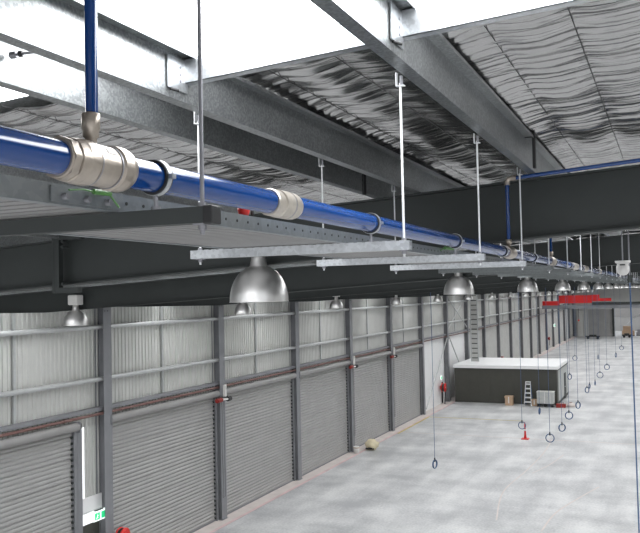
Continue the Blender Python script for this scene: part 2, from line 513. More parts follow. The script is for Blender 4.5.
roller_door(7, CY[0] + .16, CY[1] - .14, False)
# post beside the daylight slit
mb = MB(); mb.box(-.06, .10, 0, .24, 0, DOORH - .12, 'column'); mb.box(.10, .13, .05, .20, DOORH - .1, DOORH + .1, 'darksteel')
o = mb.build('door_post'); o.location = (-18.9, 21.76, 0); tag(o, 'grey steel post between the first roller door and the daylight slit', 'post')
# panel low in the exit bay and its sign
mb = MB(); mb.box(-.03, .03, 0, 1.0, 0, .55, 'white'); mb.box(.03, .05, .05, .95, .04, .06, 'girt')
o = mb.build('white_board'); o.location = (-18.9, 22.1, 2.5); tag(o, 'white board fixed across the narrow bay above the exit sign', 'board')
t = thing('exit_sign', 'green lit exit sign low in the narrow bay beside the first column', 'sign', (-18.72, 22.45, 2.22))
mb = MB(); mb.box(-.05, .05, -.02, .66, -.03, .31, 'exitw'); bevel(part(t, 'sign_case', mb), .01)
mb = MB(); mb.box(.05, .056, .02, .28, .02, .26, 'exitg'); part(t, 'sign_face', mb)
mb = MB(); mb.box(.05, .056, .36, .62, .02, .26, 'exitg'); sf = part(t, 'sign_face', mb)
# running figure and arrow
mb = MB(); mb.tube([(.059, .16, .225), (.0595, .16, .226)], .02, 10, 'exitw')
mb.beam((.058, .155, .20), (.058, .135, .12), .02, .022, 'exitw', (1, 0, 0)); mb.beam((.058, .135, .12), (.058, .18, .08), .02, .018, 'exitw', (1, 0, 0))
mb.beam((.058, .135, .12), (.058, .09, .05), .02, .018, 'exitw', (1, 0, 0)); mb.beam((.058, .15, .185), (.058, .20, .15), .02, .014, 'exitw', (1, 0, 0))
part(t, 'running_figure', mb)
mb = MB(); mb.box(-.06, .03, .1, .5, .31, .34, 'darksteel'); part(t, 'bracket', mb)
mb = MB(); mb.box(-.06, -.02, .0, .9, 0, 1.0, 'office'); o = mb.build('dark_panel'); o.location = (-18.9, 22.1, 1.1); tag(o, 'dark panel below the green exit sign', 'panel')

def hose_reel(loc, label):
    t = thing('fire_hose_reel', label, 'hose reel', loc, 'red fire hose reels on the left wall')
    mb = MB(); mb.lathe((0, 0, 0), (1, 0, 0), [(0, .02), (0, .30), (.03, .30), (.03, .16), (.2, .16), (.2, .30), (.23, .30), (.23, .02)], 28, 'red'); part(t, 'drum', mb)
    mb = MB()
    mb.lathe((.115, 0, 0), (1, 0, 0), [(-.08, .17), (-.08, .26), (-.04, .275), (0, .26), (.04, .275), (.08, .26), (.08, .17)], 28, 'black'); part(t, 'hose', mb)
    mb = MB(); mb.box(-.1, 0, -.06, .06, -.12, .12, 'red'); mb.tube([(.0, 0, 0), (.26, 0, 0)], .03, 10, 'offwhite'); part(t, 'mounting_arm', mb)
    mb = MB(); mb.tube([(.1, .28, -.05), (.12, .30, -.4), (.1, .26, -.9), (.1, .25, -1.15)], .03, 8, 'black'); part(t, 'nozzle_hose', mb)
    return t
hr0 = hose_reel((-18.5, 23.62, 1.42), 'red fire hose reel beside the column right of the exit sign')
dup(hr0, (-18.75, 68.95, 1.5), 'red fire hose reel on the white wall left of the dark office').scale = (1.35, 1.35, 1.35)
dup(hr0, (-18.5, CY[11], 1.9), 'red hose reel on a far column seen over the office roof')
dup(hr0, (-18.5, CY[16], 1.9), 'red hose reel on the wall beyond the office, right of another reel')
mb = MB(); mb.box(-.04, .04, 0, .22, 0, 1.85, 'black'); o = mb.build('black_downpipe'); o.location = (-18.9, 69.5, .06); tag(o, 'black vertical hose box beside the red reel left of office', 'hose box')
mb = MB(); mb.box(-.03, .03, 0, .45, 0, .3, 'exitw'); mb.box(.03, .035, .05, .4, .04, .26, 'exitg'); o = mb.build('exit_sign'); o.location = (-18.95, 69.3, 2.15); tag(o, 'small pale green sign above the red reel left of the office', 'sign')
mb = MB(); mb.box(-.06, .06, 0, 1.3, 0, .5, 'exitw'); mb.box(.06, .07, .1, 1.2, .08, .42, 'exitg'); o = mb.build('exit_sign'); o.location = (-18.54, CY[17] - .6, 3.45); tag(o, 'tiny green exit sign on the far left wall under the red crane', 'sign')

# braces in the white bays
def brace(p, q, label, r=.055):
    mb = MB(); mb.tube([p, q], r, 10, 'girt'); d = (Vector(q) - Vector(p)).normalized() * .25
    mb.beam(p, Vector(p) + d, .16, .02, 'girt', (1, 0, 0)); mb.beam(Vector(q) - d, q, .16, .02, 'girt', (1, 0, 0))
    tag(mb.build('wall_brace'), label, 'brace')
brace((-18.60, CY[7] + .5, .4), (-18.60, CY[8] - .3, 5.75), 'long diagonal brace across the white wall left of the office')
brace((-18.72, CY[8] + .3, 6.4), (-18.72, CY[9] - .3, 9.5), 'upper diagonal brace rising to the right above the office', .04)
brace((-18.66, CY[8] + .3, 9.5), (-18.66, CY[9] - .3, 6.4), 'upper diagonal brace falling to the right above the office', .04)
brace((-18.56, CY[8] + .4, 5.75), (-18.56, CY[8] + 3.6, 3.3), 'short diagonal brace falling to the office roof')

# ------------------------------------------------------------------ rafters
def rafter(yc, label, group=None):
    t = thing('roof_rafter', label, 'rafter', (0, yc, 0), group)
    b = .19; x0, x1 = -18.55, XR - .05; D = .52
    zt = ZT - .004; zb = zt - D; xk = (9.735 - zb) / K           # underside runs level at the eave
    mb = MB()
    mb.box(x0, x1, -b / 2, b / 2, zt - .016, zt, 'darksteel', K); part(t, 'top_flange', mb)
    mb = MB(); zk = zb + K * xk
    sec = [(x0, zk), (xk, zk), (x1, zb + K * x1), (x1, zb + K * x1 + .016), (xk, zk + .016), (x0, zk + .016)]
    n = len(sec); vs = [(p, -b / 2, q) for p, q in sec] + [(p, b / 2, q) for p, q in sec]
    mb.add(vs, [(i, (i + 1) % n, n + (i + 1) % n, n + i) for i in range(n)] + [(0, 1, 4, 5), (1, 2, 3, 4), (6, 11, 10, 7), (7, 10, 9, 8)], 'darksteel'); part(t, 'bottom_flange', mb)
    mb = MB(); sec = [(x0, zk + .016), (xk, zk + .016), (x1, zb + K * x1 + .016), (x1, zt - .016 + K * x1), (x0, zt - .016 + K * x0)]
    n = 5; vs = [(p, -.006, q) for p, q in sec] + [(p, .006, q) for p, q in sec]
    mb.add(vs, [(i, (i + 1) % n, n + (i + 1) % n, n + i) for i in range(n)] + [(0, 1, 4), (1, 2, 3, 4), (5, 9, 6), (6, 9, 8, 7)], 'darksteel'); part(t, 'web', mb)
    return t
r0 = rafter(RY[1], 'nearest dark deep roof rafter crossing the whole view behind blue pipe')
for i, yc in enumerate(RY):
    if i == 1: continue
    if yc > YE - 1: continue
    dup(r0, (0, yc, -.05 if i > 1 else 0), 'second dark roof rafter, seen through the gap under the nearest one' if i == 2 else
        'third dark roof rafter from the camera, just beyond the second' if i == 3 else 'dark roof rafter behind the camera' if i == 0 else
        'one of the dark roof rafters beyond the third, stacked towards the far wall', None if i in (0, 2, 3) else 'dark roof rafters in the distance')
# stiffener bracket bolted to the near rafter, left of picture
t = thing('rafter_bracket', 'dark angle bracket fixed upright on the near rafter, left of picture', 'bracket', (-6.24, RY[1] - .1, 0))
mb = MB(); mb.box(-.035, .035, -.07, -.0, 10.07, 10.72, 'darksteel'); mb.box(-.06, -.03, -.075, 0, 10.07, 10.72, 'darksteel'); bevel(part(t, 'upright', mb), .003)
for aw, az in ((.30, 10.07), (.34, 10.66)):
    mb = MB(); mb.box(.035, aw, -.07, 0, az, az + .06, 'darksteel'); part(t, 'arm', mb)
for zz in (10.17, 10.58, 10.64):
    mb = MB(); mb.tube([(.1, -.09, zz), (.1, 0, zz)], .018, 6, 'darksteel'); part(t, 'bolt', mb)

# ------------------------------------------------------------------ purlins (Z sections) in lapped bay lengths
PX = [-17.6 + 1.06 * i for i in range(11)] + [-6.2, -5.15, -4.1, -2.45, -2.05, -.99, 1.35, 2.6, 3.9]
def purlin(px, y0, y1, label, group, holes=False):
    zb = ZT + K * px; h = PH; t = .004; L = y1 - y0
    mb = MB()
    sec = [(-.065, .014), (-.065, 0), (t / 2, 0), (t / 2, h - t), (.068, h - t), (.068, h - .018), (.072, h - .018), (.072, h), (-t / 2, h), (-t / 2, t), (-.061, t), (-.061, .014)]
    mb.profile(sec, 0, L, 'galv')
    if holes:
        for hy in range(int(L / .9)):
            for hz in (.075, .145):
                mb.tube([(t / 2, .5 + hy * .9, hz), (t / 2 + .002, .5 + hy * .9, hz)], .007, 8, 'black')
    o = mb.build('roof_purlin'); o.location = (px, y0, zb); return tag(o, label, 'purlin', group)
for px in PX:
    nm = {-.99: 'galvanised roof purlin nearest the right, carrying white rods, %s', -2.05: 'galvanised roof purlin nearer of the pair above pipe tee, %s',
          -2.45: 'galvanised roof purlin, farther of the pair above pipe tee, %s'}.get(px)
    if nm:
        for a, b, ww in ((YB + .1, RY[1], 'near length'), (RY[1], RY[2], 'length beyond the near rafter')):
            purlin(px, a + .002, b - .002, nm % ww, 'galvanised purlins near the camera')
        purlin(px, RY[2] + .002, YE - .3, nm % 'far run', 'galvanised purlins near the camera')
    else:
        purlin(px, YB + .1, YE - .3, 'one of the other galvanised purlins running along under the foil roof', 'roof purlins')
# mesh straps under the foil
for i in range(-20, 8):
    x = i * .375 + .0
    mb = MB(); mb.box(-.0018, .0018, 0, 24, -.003, .0, 'black')
    o = mb.build('ceiling_wire'); o.location = (x, 0, ZF + K * x - .014)
    tag(o, 'one of the thin wires stretched along under the foil blanket', 'wire', 'foil support wires')
# bridging channel at the skylight edge with its bolted end plates
t = thing('purlin_bridging', 'pale bridging channel between purlins along the bright skylight edge', 'bridging', (0, 3.12, 0))
mb = MB()
for xa, xb in ((-2.045, -1.06), (-.985, 1.28)):
    mb.box(xa, xb, 0, .004, ZT + .085, ZT + .20, 'strut', K); mb.box(xa, xb, .0, .05, ZT + .085, ZT + .089, 'strut', K); mb.box(xa, xb, .0, .05, ZT + .196, ZT + .20, 'strut', K)
part(t, 'channel', mb)
for xx in (-2.043, -.983):
    zb = ZT + K * xx
    mb = MB(); mb.box(xx, xx + .006, -.14, .02, zb + .04, zb + .19, 'strut'); p = part(t, 'end_plate', mb, 'drilled end plate')
    for hz in (.085, .115, .15):
        mb = MB(); mb.tube([(xx + .006, -.04, zb + hz), (xx + .0085, -.04, zb + hz)], .006, 10, 'darkrod'); child_sub(p, 'bolt_hole', mb)
    mb = MB(); mb.tube([(xx + .004, -.12, zb + .035), (xx + .03, -.09, zb + .028)], .007, 8, 'black'); child_sub(p, 'screw', mb)
# tie rod between the paired purlins
t = thing('tie_rod', 'small steel tie rod with nuts joining the two left purlins', 'tie rod', (-2.3, 2.45, 0))
mb = MB(); mb.tube([(-.13, -.02, 10.995), (.22, .10, 11.03)], .006, 8, 'darkrod'); part(t, 'rod', mb)
mb = MB(); mb.tube([(-.125, -.018, 10.995), (-.10, -.01, 10.998)], .015, 6, 'darkrod'); part(t, 'nut', mb)
mb = MB(); mb.tube([(-.09, -.008, 10.999), (-.075, -.002, 11.0)], .013, 6, 'black'); part(t, 'nut', mb)
# dark flat hangers on the web near the rafter
for px, yy in ((-.93, 6.2), (-2.4, 6.4)):
    mb = MB(); mb.box(0, .02, 0, .05, -.02, .26, 'black'); mb.box(-.06, .02, .02, .035, .22, .235, 'black')
    o = mb.build('fixing_strap'); o.location = (px, yy, ZT + K * px - .02)
    tag(o, 'black flat strap hanging by the %s purlin end above the near rafter' % ('right' if px > -1 else 'left'), 'strap')

# ------------------------------------------------------------------ strut hangers
SY = [1.72] + [3.35 + 1.53 * i for i in range(0, 30)]
XS0, XS1 = -2.16, -1.035
ZS = 10.226
def channel(mb, x0, x1, y, zt, m='strut', slots=True):
    h = .041; w_ = .041; t = .0035
    # C channel, open side up, with lips
    pr = [(-w_ / 2, zt), (-w_ / 2, zt - h), (w_ / 2, zt - h), (w_ / 2, zt), (w_ / 2 - .009, zt), (w_ / 2 - .009, zt - t), (w_ / 2 - t, zt - t), (w_ / 2 - t, zt - h + t),
          (-w_ / 2 + t, zt - h + t), (-w_ / 2 + t, zt - t), (-w_ / 2 + .009, zt - t), (-w_ / 2 + .009, zt)]
    mb.profile([(a + y, b) for a, b in pr], x0, x1, m, True, 'x')
    if slots:
        # raised edges of the toothed lips
        x = x0 + .04
        while x < x1 - .03:
            mb.box(x, x + .022, y - w_ / 2 - .0006, y - w_ / 2 + .006, zt - .004, zt + .0018, m); x += .04
def hanger(y, label, dark=False, group='strut hangers carrying pipe and tray', cm='strut'):
    t = thing('strut_hanger', label, 'pipe hanger', (0, y, 0), group)
    x0, x1 = XS0, (-1.064 if dark else XS1)
    mb = MB(); channel(mb, x0 if not dark else -3.2, x1, 0, ZS, 'darksteel' if dark else cm, not dark); part(t, 'channel', mb)
    for xr, pu in ((-1.078 if dark else -1.065, 0), (-2.115, 0)):
        zp = ZT + K * xr
        mb = MB(); mb.tube([(xr, 0, ZS - .07), (xr, 0, zp - .035)], .0058, 8, 'rod' if not dark else 'darkrod', True); r_ = part(t, 'hanging_rod', mb)
        mb = MB(); mb.tube([(xr, 0, ZS - .058), (xr, 0, ZS - .045)], .011, 6, 'darkrod'); mb.box(xr - .018, xr + .018, -.018, .018, ZS - .046, ZS - .042, 'darkrod'); child_sub(r_, 'nut', mb)
        mb = MB(); mb.tube([(xr, 0, ZS + .002), (xr, 0, ZS + .012)], .011, 6, 'darkrod'); child_sub(r_, 'nut', mb)
        mb = MB()
        mb.box(xr - .018, xr - .014, -.012, .012, zp - .05, zp + .012, 'rod'); mb.box(xr - .018, xr + .02, -.012, .012, zp - .05, zp - .046, 'rod')
        mb.tube([(xr + .005, 0, zp - .045), (xr + .005, 0, zp - .004)], .008, 6, 'darkrod'); part(t, 'purlin_clip', mb)
    if dark:
        mb = MB(); mb.box(x1, x1 + .028, -.024, .024, ZS - .045, ZS + .002, 'black'); bevel(part(t, 'end_cap', mb), .004)
    return t
hanger(1.72, 'dark strut hanger nearest the camera, with black end cap', True)
h0 = hanger(SY[1], 'bright zinc strut hanger just left of centre, second from the camera')
lab = {2: 'third zinc strut hanger from the camera, under the cable tray', 3: 'fourth strut hanger from the camera, right of the big hanging lamp',
       4: 'fifth strut hanger from the camera, just behind near rafter'}
h1 = hanger(SY[4], lab[4], cm='shadedstrut')
for i in range(2, len(SY)):
    if i == 4: continue
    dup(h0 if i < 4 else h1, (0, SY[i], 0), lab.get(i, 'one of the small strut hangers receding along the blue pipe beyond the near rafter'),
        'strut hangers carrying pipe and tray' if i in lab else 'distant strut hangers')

# ------------------------------------------------------------------ cable tray
t = thing('cable_tray', 'long galvanised cable tray with drilled side rails under the blue pipe', 'cable tray', (0, 0, ZS + .002))
TY0, TY1 = -1, 46
for xx, sgn in ((-1.336, 1), (-1.98, -1)):
    mb = MB()
    mb.profile([(xx, 0), (xx, .05), (xx - .014 * sgn, .05), (xx - .014 * sgn, .047), (xx - .003 * sgn, .047), (xx - .003 * sgn, .003), (xx - .03 * sgn, .003), (xx - .03 * sgn, 0)], TY0, TY1, 'tray')
    rl = part(t, 'side_rail', mb)
    if sgn > 0:
        mb = MB(); y = 1.75
        while y < 9:
            mb.tube([(xx + .0002, y, .026), (xx + .0016, y, .026)], .0048, 10, 'black'); y += .075
        child_sub(rl, 'hole_row', mb)
mb = MB(); y = TY0; P = .062
while y < 14:
    mb.box(-1.977, -1.339, y, y + .042, .003, .009, 'traybase'); y += P
mb.box(-1.977, -1.339, y, TY1, .003, .005, 'traybase')
mb.box(-1.977, -1.339, TY0, y, .014, .017, 'darksteel')  # added dark sheet above the rungs, standing in for shade in the gaps
part(t, 'tray_base', mb)
# splice plate with bolts
mb = MB(); mb.box(-1.335, -1.331, 1.46, 1.70, .006, .044, 'tray'); sp = part(t, 'splice_plate', mb)
for yy in (1.50, 1.58, 1.66):
    mb = MB(); mb.tube([(-1.331, yy, .02), (-1.316, yy, .02)], .0085, 6, 'darkrod'); child_sub(sp, 'bolt', mb)
mb = MB()
mb.tube([(-1.322, 1.51, .036), (-1.32, 1.56, .043), (-1.318, 1.60, .040)], .0022, 6, 'green')
mb.tube([(-1.318, 1.595, .041), (-1.318, 1.66, .043)], .007, 8, 'green')
mb.tube([(-1.318, 1.655, .042), (-1.316, 1.68, .02), (-1.314, 1.69, .010)], .0025, 6, 'green')
o = mb.build('earth_wire'); o.location = (0, 0, ZS + .002); tag(o, 'small green earth wire clipped over the bolts of the tray rail', 'wire')
mb = MB(); mb.tube([(-1.318, 5.0, .050), (-1.318, 5.25, .056)], .010, 8, 'green'); mb.tube([(-1.318, 4.9, .03), (-1.318, 5.0, .055)], .004, 6, 'green')
o = mb.build('earth_wire'); o.location = (0, 0, ZS + .002); tag(o, 'green earth wire on the tray rail near the third hanger', 'wire')
# red socket under the pipe
t = thing('red_end_cap', 'small red cap resting on the tray edge under the blue pipe', 'cap', (-1.36, 2.44, ZS + .05))
mb = MB(); mb.lathe((0, 0, 0), (0, 0, 1), [(0, 0), (0, .016), (.022, .022), (.03, .022), (.03, 0)], 16, 'red'); part(t, 'cap_shell', mb)
mb = MB(); mb.lathe((.018, .03, 0), (0, 0, 1), [(0, 0), (0, .006), (.028, .006), (.028, 0)], 10, 'black'); part(t, 'plug', mb)

# ------------------------------------------------------------------ compressed-air pipe
XP, ZP, RP = -1.219, 10.311, .0385
t = thing('blue_air_pipe', 'long blue compressed air pipe running on the struts into the distance', 'pipe', (XP, 0, ZP))
mb = MB(); mb.tube([(0, -1, 0), (0, 50, 0)], RP, 40, 'blue'); part(t, 'pipe_run', mb)
def ring(mb, y0, prof, m, n=40, f=1.): mb.lathe((0, y0, 0), (0, 1, 0), [(a * f, b) for a, b in prof], n, m, True)
# tee with riser, near camera
mb = MB()
ring(mb, 1.355, [(0, RP), (0, .044), (.008, .047), (.030, .047), (.032, .044), (.034, .044), (.036, .050), (.060, .052), (.066, .053), (.100, .053), (.110, .049), (.19, .049), (.195, .052),
                 (.2, .055), (.235, .055), (.25, .052), (.265, .045), (.268, RP)], 'nickel', 40, .88)
ring(mb, 1.355, [(.104, .0531), (.104, .0536), (.108, .0536), (.108, .0531)], 'darkrod', 40, .88)
ring(mb, 1.355, [(.188, .0495), (.188, .0510), (.193, .0510), (.193, .0495)], 'darkrod', 40, .88)
tee = part(t, 'tee_fitting', mb, 'nickel plated tee fitting')
mb = MB(); ring(mb, 1.360, [(0, .0472), (0, .0505), (.022, .0505), (.022, .0472)], 'nickel', 8); child_sub(tee, 'hex_nut', mb)
mb = MB(); mb.lathe((0, 1.468, 0), (0, 0, 1), [(.04, .014), (.062, .014), (.064, .019), (.078, .019), (.082, .0215), (.10, .0215), (.118, .021), (.120, .017)], 24, 'nickel')
child_sub(tee, 'branch_socket', mb)
mb = MB(); a0 = .35
vs = []
for j in range(7):
    an = a0 + j * .06 + .15
    for yy in (1.478, 1.512): vs.append((math.cos(an) * .0500, yy, math.sin(an) * .0500))
mb.add(vs, [(2 * j, 2 * j + 1, 2 * j + 3, 2 * j + 2) for j in range(6)], 'white'); child_sub(tee, 'paper_tag', mb)
mb = MB(); mb.tube([(0, 1.472, .10), (0, 1.472, .80)], .0145, 20, 'blue'); part(t, 'riser_pipe', mb)
# straight coupling
mb = MB()
ring(mb, 2.355, [(0, RP), (0, .043), (.008, .046), (.055, .046), (.060, .041), (.066, .041), (.070, .048), (.145, .048), (.150, .042), (.158, .042), (.162, .048), (.205, .047), (.225, .043), (.225, RP)], 'cream', 40, .84)
cp = part(t, 'coupling', mb, 'cream grey pipe coupling')
mb = MB(); ring(mb, 2.355, [(.149, .0425), (.149, .0465), (.159, .0465), (.159, .0425)], 'darkrod', 40, .84); child_sub(cp, 'seal_ring', mb)
# brass tee and riser before the near rafter
def small_tee(y, top, nm='riser_pipe'):
    mb = MB()
    ring(mb, y - .14, [(0, RP), (0, .046), (.05, .050), (.1, .054), (.18, .054), (.23, .050), (.28, .046), (.28, RP)], 'nickel', 28)
    tt = part(t, 'tee_fitting', mb, 'brass coloured tee fitting')
    mb = MB(); mb.lathe((0, y, 0), (0, 0, 1), [(.03, .016), (.07, .016), (.072, .024), (.11, .024), (.11, .014)], 18, 'nickel'); child_sub(tt, 'branch_socket', mb)
    mb = MB(); mb.tube([(0, y, .1), (0, y, top)], .0155, 16, 'blue'); part(t, nm, mb)
small_tee(6.70, .59)
mb = MB(); q = [(0, 6.70, .57), (0, 6.70, .595), (.012, 6.70, .613), (.03, 6.70, .62), (.06, 6.70, .62)]
mb.tube(q, .021, 14, 'nickel'); mb.tube([(0, 6.70, .565), (0, 6.70, .585)], .025, 14, 'nickel'); mb.tube([(.04, 6.70, .62), (.075, 6.70, .62)], .025, 14, 'nickel'); part(t, 'elbow', mb)
mb = MB(); mb.tube([(.06, 6.70, .62), (6.0, 6.70, .62 + K * 7.2)], .0165, 16, 'blue'); part(t, 'branch_pipe', mb, 'dark blue branch pipe along the rafter top')
for yy in (9.27, 15.9, 22): small_tee(yy, .66)
for yy in (11.3, 12.8):
    mb = MB(); ring(mb, yy, [(0, RP), (0, .046), (.3, .048), (.6, .046), (.6, RP)], 'cream', 24); part(t, 'coupling', mb)
# pipe clamps standing on the struts
def clamp(y, label, group):
    c = thing('pipe_clamp', label, 'pipe clamp', (XP, y, ZP), group)
    mb = MB(); ring(mb, -.014, [(0, RP + .0003), (0, .0455), (.028, .0455), (.028, RP + .0003)], 'black'); part(c, 'rubber_band', mb)
    mb = MB(); ring(mb, -.009, [(0, .0456), (0, .0475), (.016, .0475), (.016, .0456)], 'strut')
    mb.box(.044, .058, -.009, .009, -.006, .006, 'strut'); mb.box(-.058, -.044, -.009, .009, -.006, .006, 'strut'); part(c, 'steel_band', mb)
    mb = MB(); mb.tube([(0, 0, -.046), (0, 0, ZS - ZP)], .006, 8, 'darkrod'); mb.tube([(0, 0, ZS - ZP + .001), (0, 0, ZS - ZP + .010)], .013, 6, 'darkrod'); part(c, 'stud', mb)
    return c
c0 = clamp(SY[0], 'black rubber lined pipe clamp just right of the big tee', 'pipe clamps')
bpy.data.objects
for i in range(1, len(SY)):
    dup(c0, (XP, SY[i] - .0, ZP), {1: 'black pipe clamp on the second hanger, right of the coupling', 2: 'pipe clamp on the third hanger from the camera',
        3: 'pipe clamp on the fourth hanger beside the brass tee'}.get(i, 'one of the small pipe clamps on the distant hangers'), 'pipe clamps' if i < 4 else 'distant pipe clamps')
c0.location.y = SY[0]
# clamp 0 stands on a short strut foot
# near dull rod at the dark hanger is part of it (hanging_rod)

# ------------------------------------------------------------------ high-bay lamps
def highbay(loc, r, label, group, box, hang):
    t = thing('highbay_lamp', label, 'lamp', loc, group)
    H = r * 1.22
    pro = []
    for i in range(15):
        a = math.radians(4 + 80 * i / 14 * 1.06)
        pro.append((H * math.cos(a) if a < math.pi / 2 else 0, r * math.sin(a) ** .92))
    pro = [(H, r * .10)] + [(H * math.cos(math.radians(8 + 82 * i / 14)), r * math.sin(math.radians(8 + 82 * i / 14)) ** .9) for i in range(15)] + [(-.012, r * 1.01), (-.012, r * .985), (0, r * .97)]
    pin = [(H * .96 * math.cos(math.radians(8 + 82 * i / 14)), r * .97 * math.sin(math.radians(8 + 82 * i / 14)) ** .9) for i in range(14, -1, -1)]
    mb = MB(); mb.lathe((0, 0, 0), (0, 0, 1), pro, 40, 'dome'); mb.lathe((0, 0, 0), (0, 0, 1), pin, 40, 'domein'); part(t, 'reflector', mb)
    mb = MB(); mb.lathe((0, 0, H - .02), (0, 0, 1), [(0, r * .32), (.02, r * .30), (.08, r * .25), (.16, r * .23), (.16, 0)], 20, 'dome'); part(t, 'neck', mb)
    mb = MB(); mb.lathe((0, 0, H * .35), (0, 0, 1), [(-.06, 0), (-.05, .035), (0, .05), (.08, .04), (.16, .025), (.16, 0)], 14, 'bulb'); part(t, 'bulb', mb)
    if box:
        mb = MB(); mb.box(-.14, .14, -.12, .12, H + .12, H + .36, 'offwhite'); bevel(part(t, 'ballast_box', mb), .03)
        mb = MB(); mb.tube([(0, 0, H + .36), (0, 0, hang)], .015, 8, 'darkrod'); part(t, 'hanging_rod', mb)
    else:
        mb = MB(); mb.tube([(0, 0, H + .12), (0, 0, hang)], .02, 8, 'darkrod'); part(t, 'hanging_rod', mb)
    return t
LY = [RY[1] - .2 + BAY * i for i in range(0, 20)]
ZL = 9.945
l0 = highbay((-3.68, LY[0], ZL), .287, 'largest spun aluminium high bay lamp hanging left of centre', 'high bay lamps', False, .40)
bl = {1: 'second largest aluminium high bay lamp, right of picture centre', 2: 'third high bay lamp of the near row, left of the red crane', 3: 'fourth high bay lamp of the near row above the red crane end'}
for i in range(1, 19): dup(l0, (-3.66, LY[i], ZL), bl.get(i, 'one of the small high bay lamps far down the near row'), 'high bay lamps' if i in bl else 'far high bay lamps')
l1 = highbay((-12.83, LY[1], 9.39), .285, 'small lamp with pale ballast box at far left near the ribbed wall', 'high bay lamps by the wall', True, .62)
wlb = {2: 'small ballast box lamp partly behind the largest lamp', 3: 'small lamp right of the largest lamp, above the fourth door', 4: 'small lamp above the fifth roller door', 5: 'small lamp left of the second largest lamp'}
for i in range(2, 19): dup(l1, (-12.8, LY[i], 9.40), wlb.get(i, 'one of the tiny lamps of the row by the wall beyond the second largest lamp'), 'high bay lamps by the wall' if i in wlb else 'far wall row lamps')

# ------------------------------------------------------------------ hanging hoses with coiled ends
def hose(x, y, z, rr, turn, label, group=None, top=None):
    t = thing('hanging_air_hose', label, 'air hose', (x, y, z), group)
    top = (ZF + K * x - .005 if top is None else top) - z
    mb = MB(); mb.tube([(0, 0, rr * .95), (.01, 0, top * .4), (0, 0, top)], .013, 6, 'bluerope'); part(t, 'hose_drop', mb)
    mb = MB()
    for q in range(3):
        pts = []; R_ = rr * (1 - .05 * q)
        for j in range(25):
            a = 2 * math.pi * j / 24; pts.append((math.cos(a) * R_ * math.cos(turn + q * .12), math.cos(a) * R_ * math.sin(turn + q * .12), math.sin(a) * R_))
        mb.tube(pts, .015, 6, 'bluerope', False)
    part(t, 'hose_coil', mb)
    mb = MB(); mb.tube([(0, 0, rr + .1), (0, 0, rr - .1)], .035, 8, 'black'); part(t, 'hose_fitting', mb)
    return t
hz = [((-11.02, 38.8), .30, 1.25, 'blue hanging air hose with narrow coil, nearest the roller doors'),
      ((-8.87, 51.5), .33, 0, 'blue hanging hose coil in front of the orange cone'),
      ((-6.634, 47.6), .34, 0, 'largest blue hose coil, lowest of the right hand line'),
      ((-6.41, 51.35), .33, .6, 'blue hose coil second in the right hand line'),
      ((-6.56, 56.4), .36, .2, 'blue hose coil third in the right hand line'),
      ((-6.5, 61.6), .36, .9, 'blue hose coil fourth in the right hand line'),
      ((-8.73, 57.9), .34, 1.45, 'thin edge-on hose coil in front of the pale crate'),
      ((-6.71, 70.9), .36, .9, 'hose coil fifth in the right hand line, right of office corner'),
      ((-6.77, 73.8), .3, 1.3, 'edge-on hose coil just right of the fifth coil'),
      ((-6.5, 76.2), .3, 1.4, 'edge-on hose coil sixth in the right hand line'),
      ((-6.62, 83.3), .42, 0, 'distant round hose coil on open floor beyond the office'),
      ((-6.56, 91.9), .42, .4, 'farther round hose coil on the open floor right of the other'),
      ((-8.4, 73.6), .36, .9, 'hose coil beside the far right side of the office box'),
      ((-11.06, 103), .42, .4, 'hose coil hanging above the back of the office roof'),
      ((-8.5, 105), .4, 1.4, 'far edge-on hose coil on the open floor near the centre aisle'),
      ((-6.6, 108.2), .4, 1.2, 'farthest edge-on hose coil at the right'),
      ((-6.6, 121.3), .42, .2, 'farthest round pale hose coil at the right')]
for (x, y), rr, tu, lb in hz: hose(x, y, 2.2 if x == -8.4 else 1.4, rr * .72, tu, lb)
# near right hose on its pale dome fitting
t = thing('dome_fitting', 'pale dome shaped fitting hanging at the right edge above the long hose', 'dome fitting', (-.50, 10, 10.16))
mb = MB(); mb.lathe((0, 0, 0), (0, 0, 1), [(-.02, 0), (-.015, .03), (.0, .055), (.04, .072), (.08, .072), (.10, .062), (.125, .068), (.13, .085), (.155, .088), (.155, 0)], 28, 'offwhite'); part(t, 'dome', mb)
mb = MB(); mb.box(-.03, .03, -.073, -.066, .098, .112, 'darksteel'); part(t, 'slot', mb)
mb = MB(); mb.tube([(0, 0, .155), (0, 0, ZT + K * -.5 - 10.16 + PH)], .008, 8, 'darkrod'); part(t, 'hanging_rod', mb)
hose(-.60, 14, 1.35, .34, .3, 'long dark blue hose hanging down the right edge of picture', None, 10.075)
t = thing('hose_outlet', 'dark outlet valve at the head of the long right hand hose', 'valve', (-.60, 14, 10.1))
mb = MB(); mb.tube([(0, 0, -.02), (0, 0, .10)], .04, 10, 'darksteel'); part(t, 'valve_body', mb)
mb = MB(); mb.tube([(0, 0, .1), (0, 0, ZT - .03 - 10.1 + PH)], .012, 8, 'darkrod'); part(t, 'drop_pipe', mb)

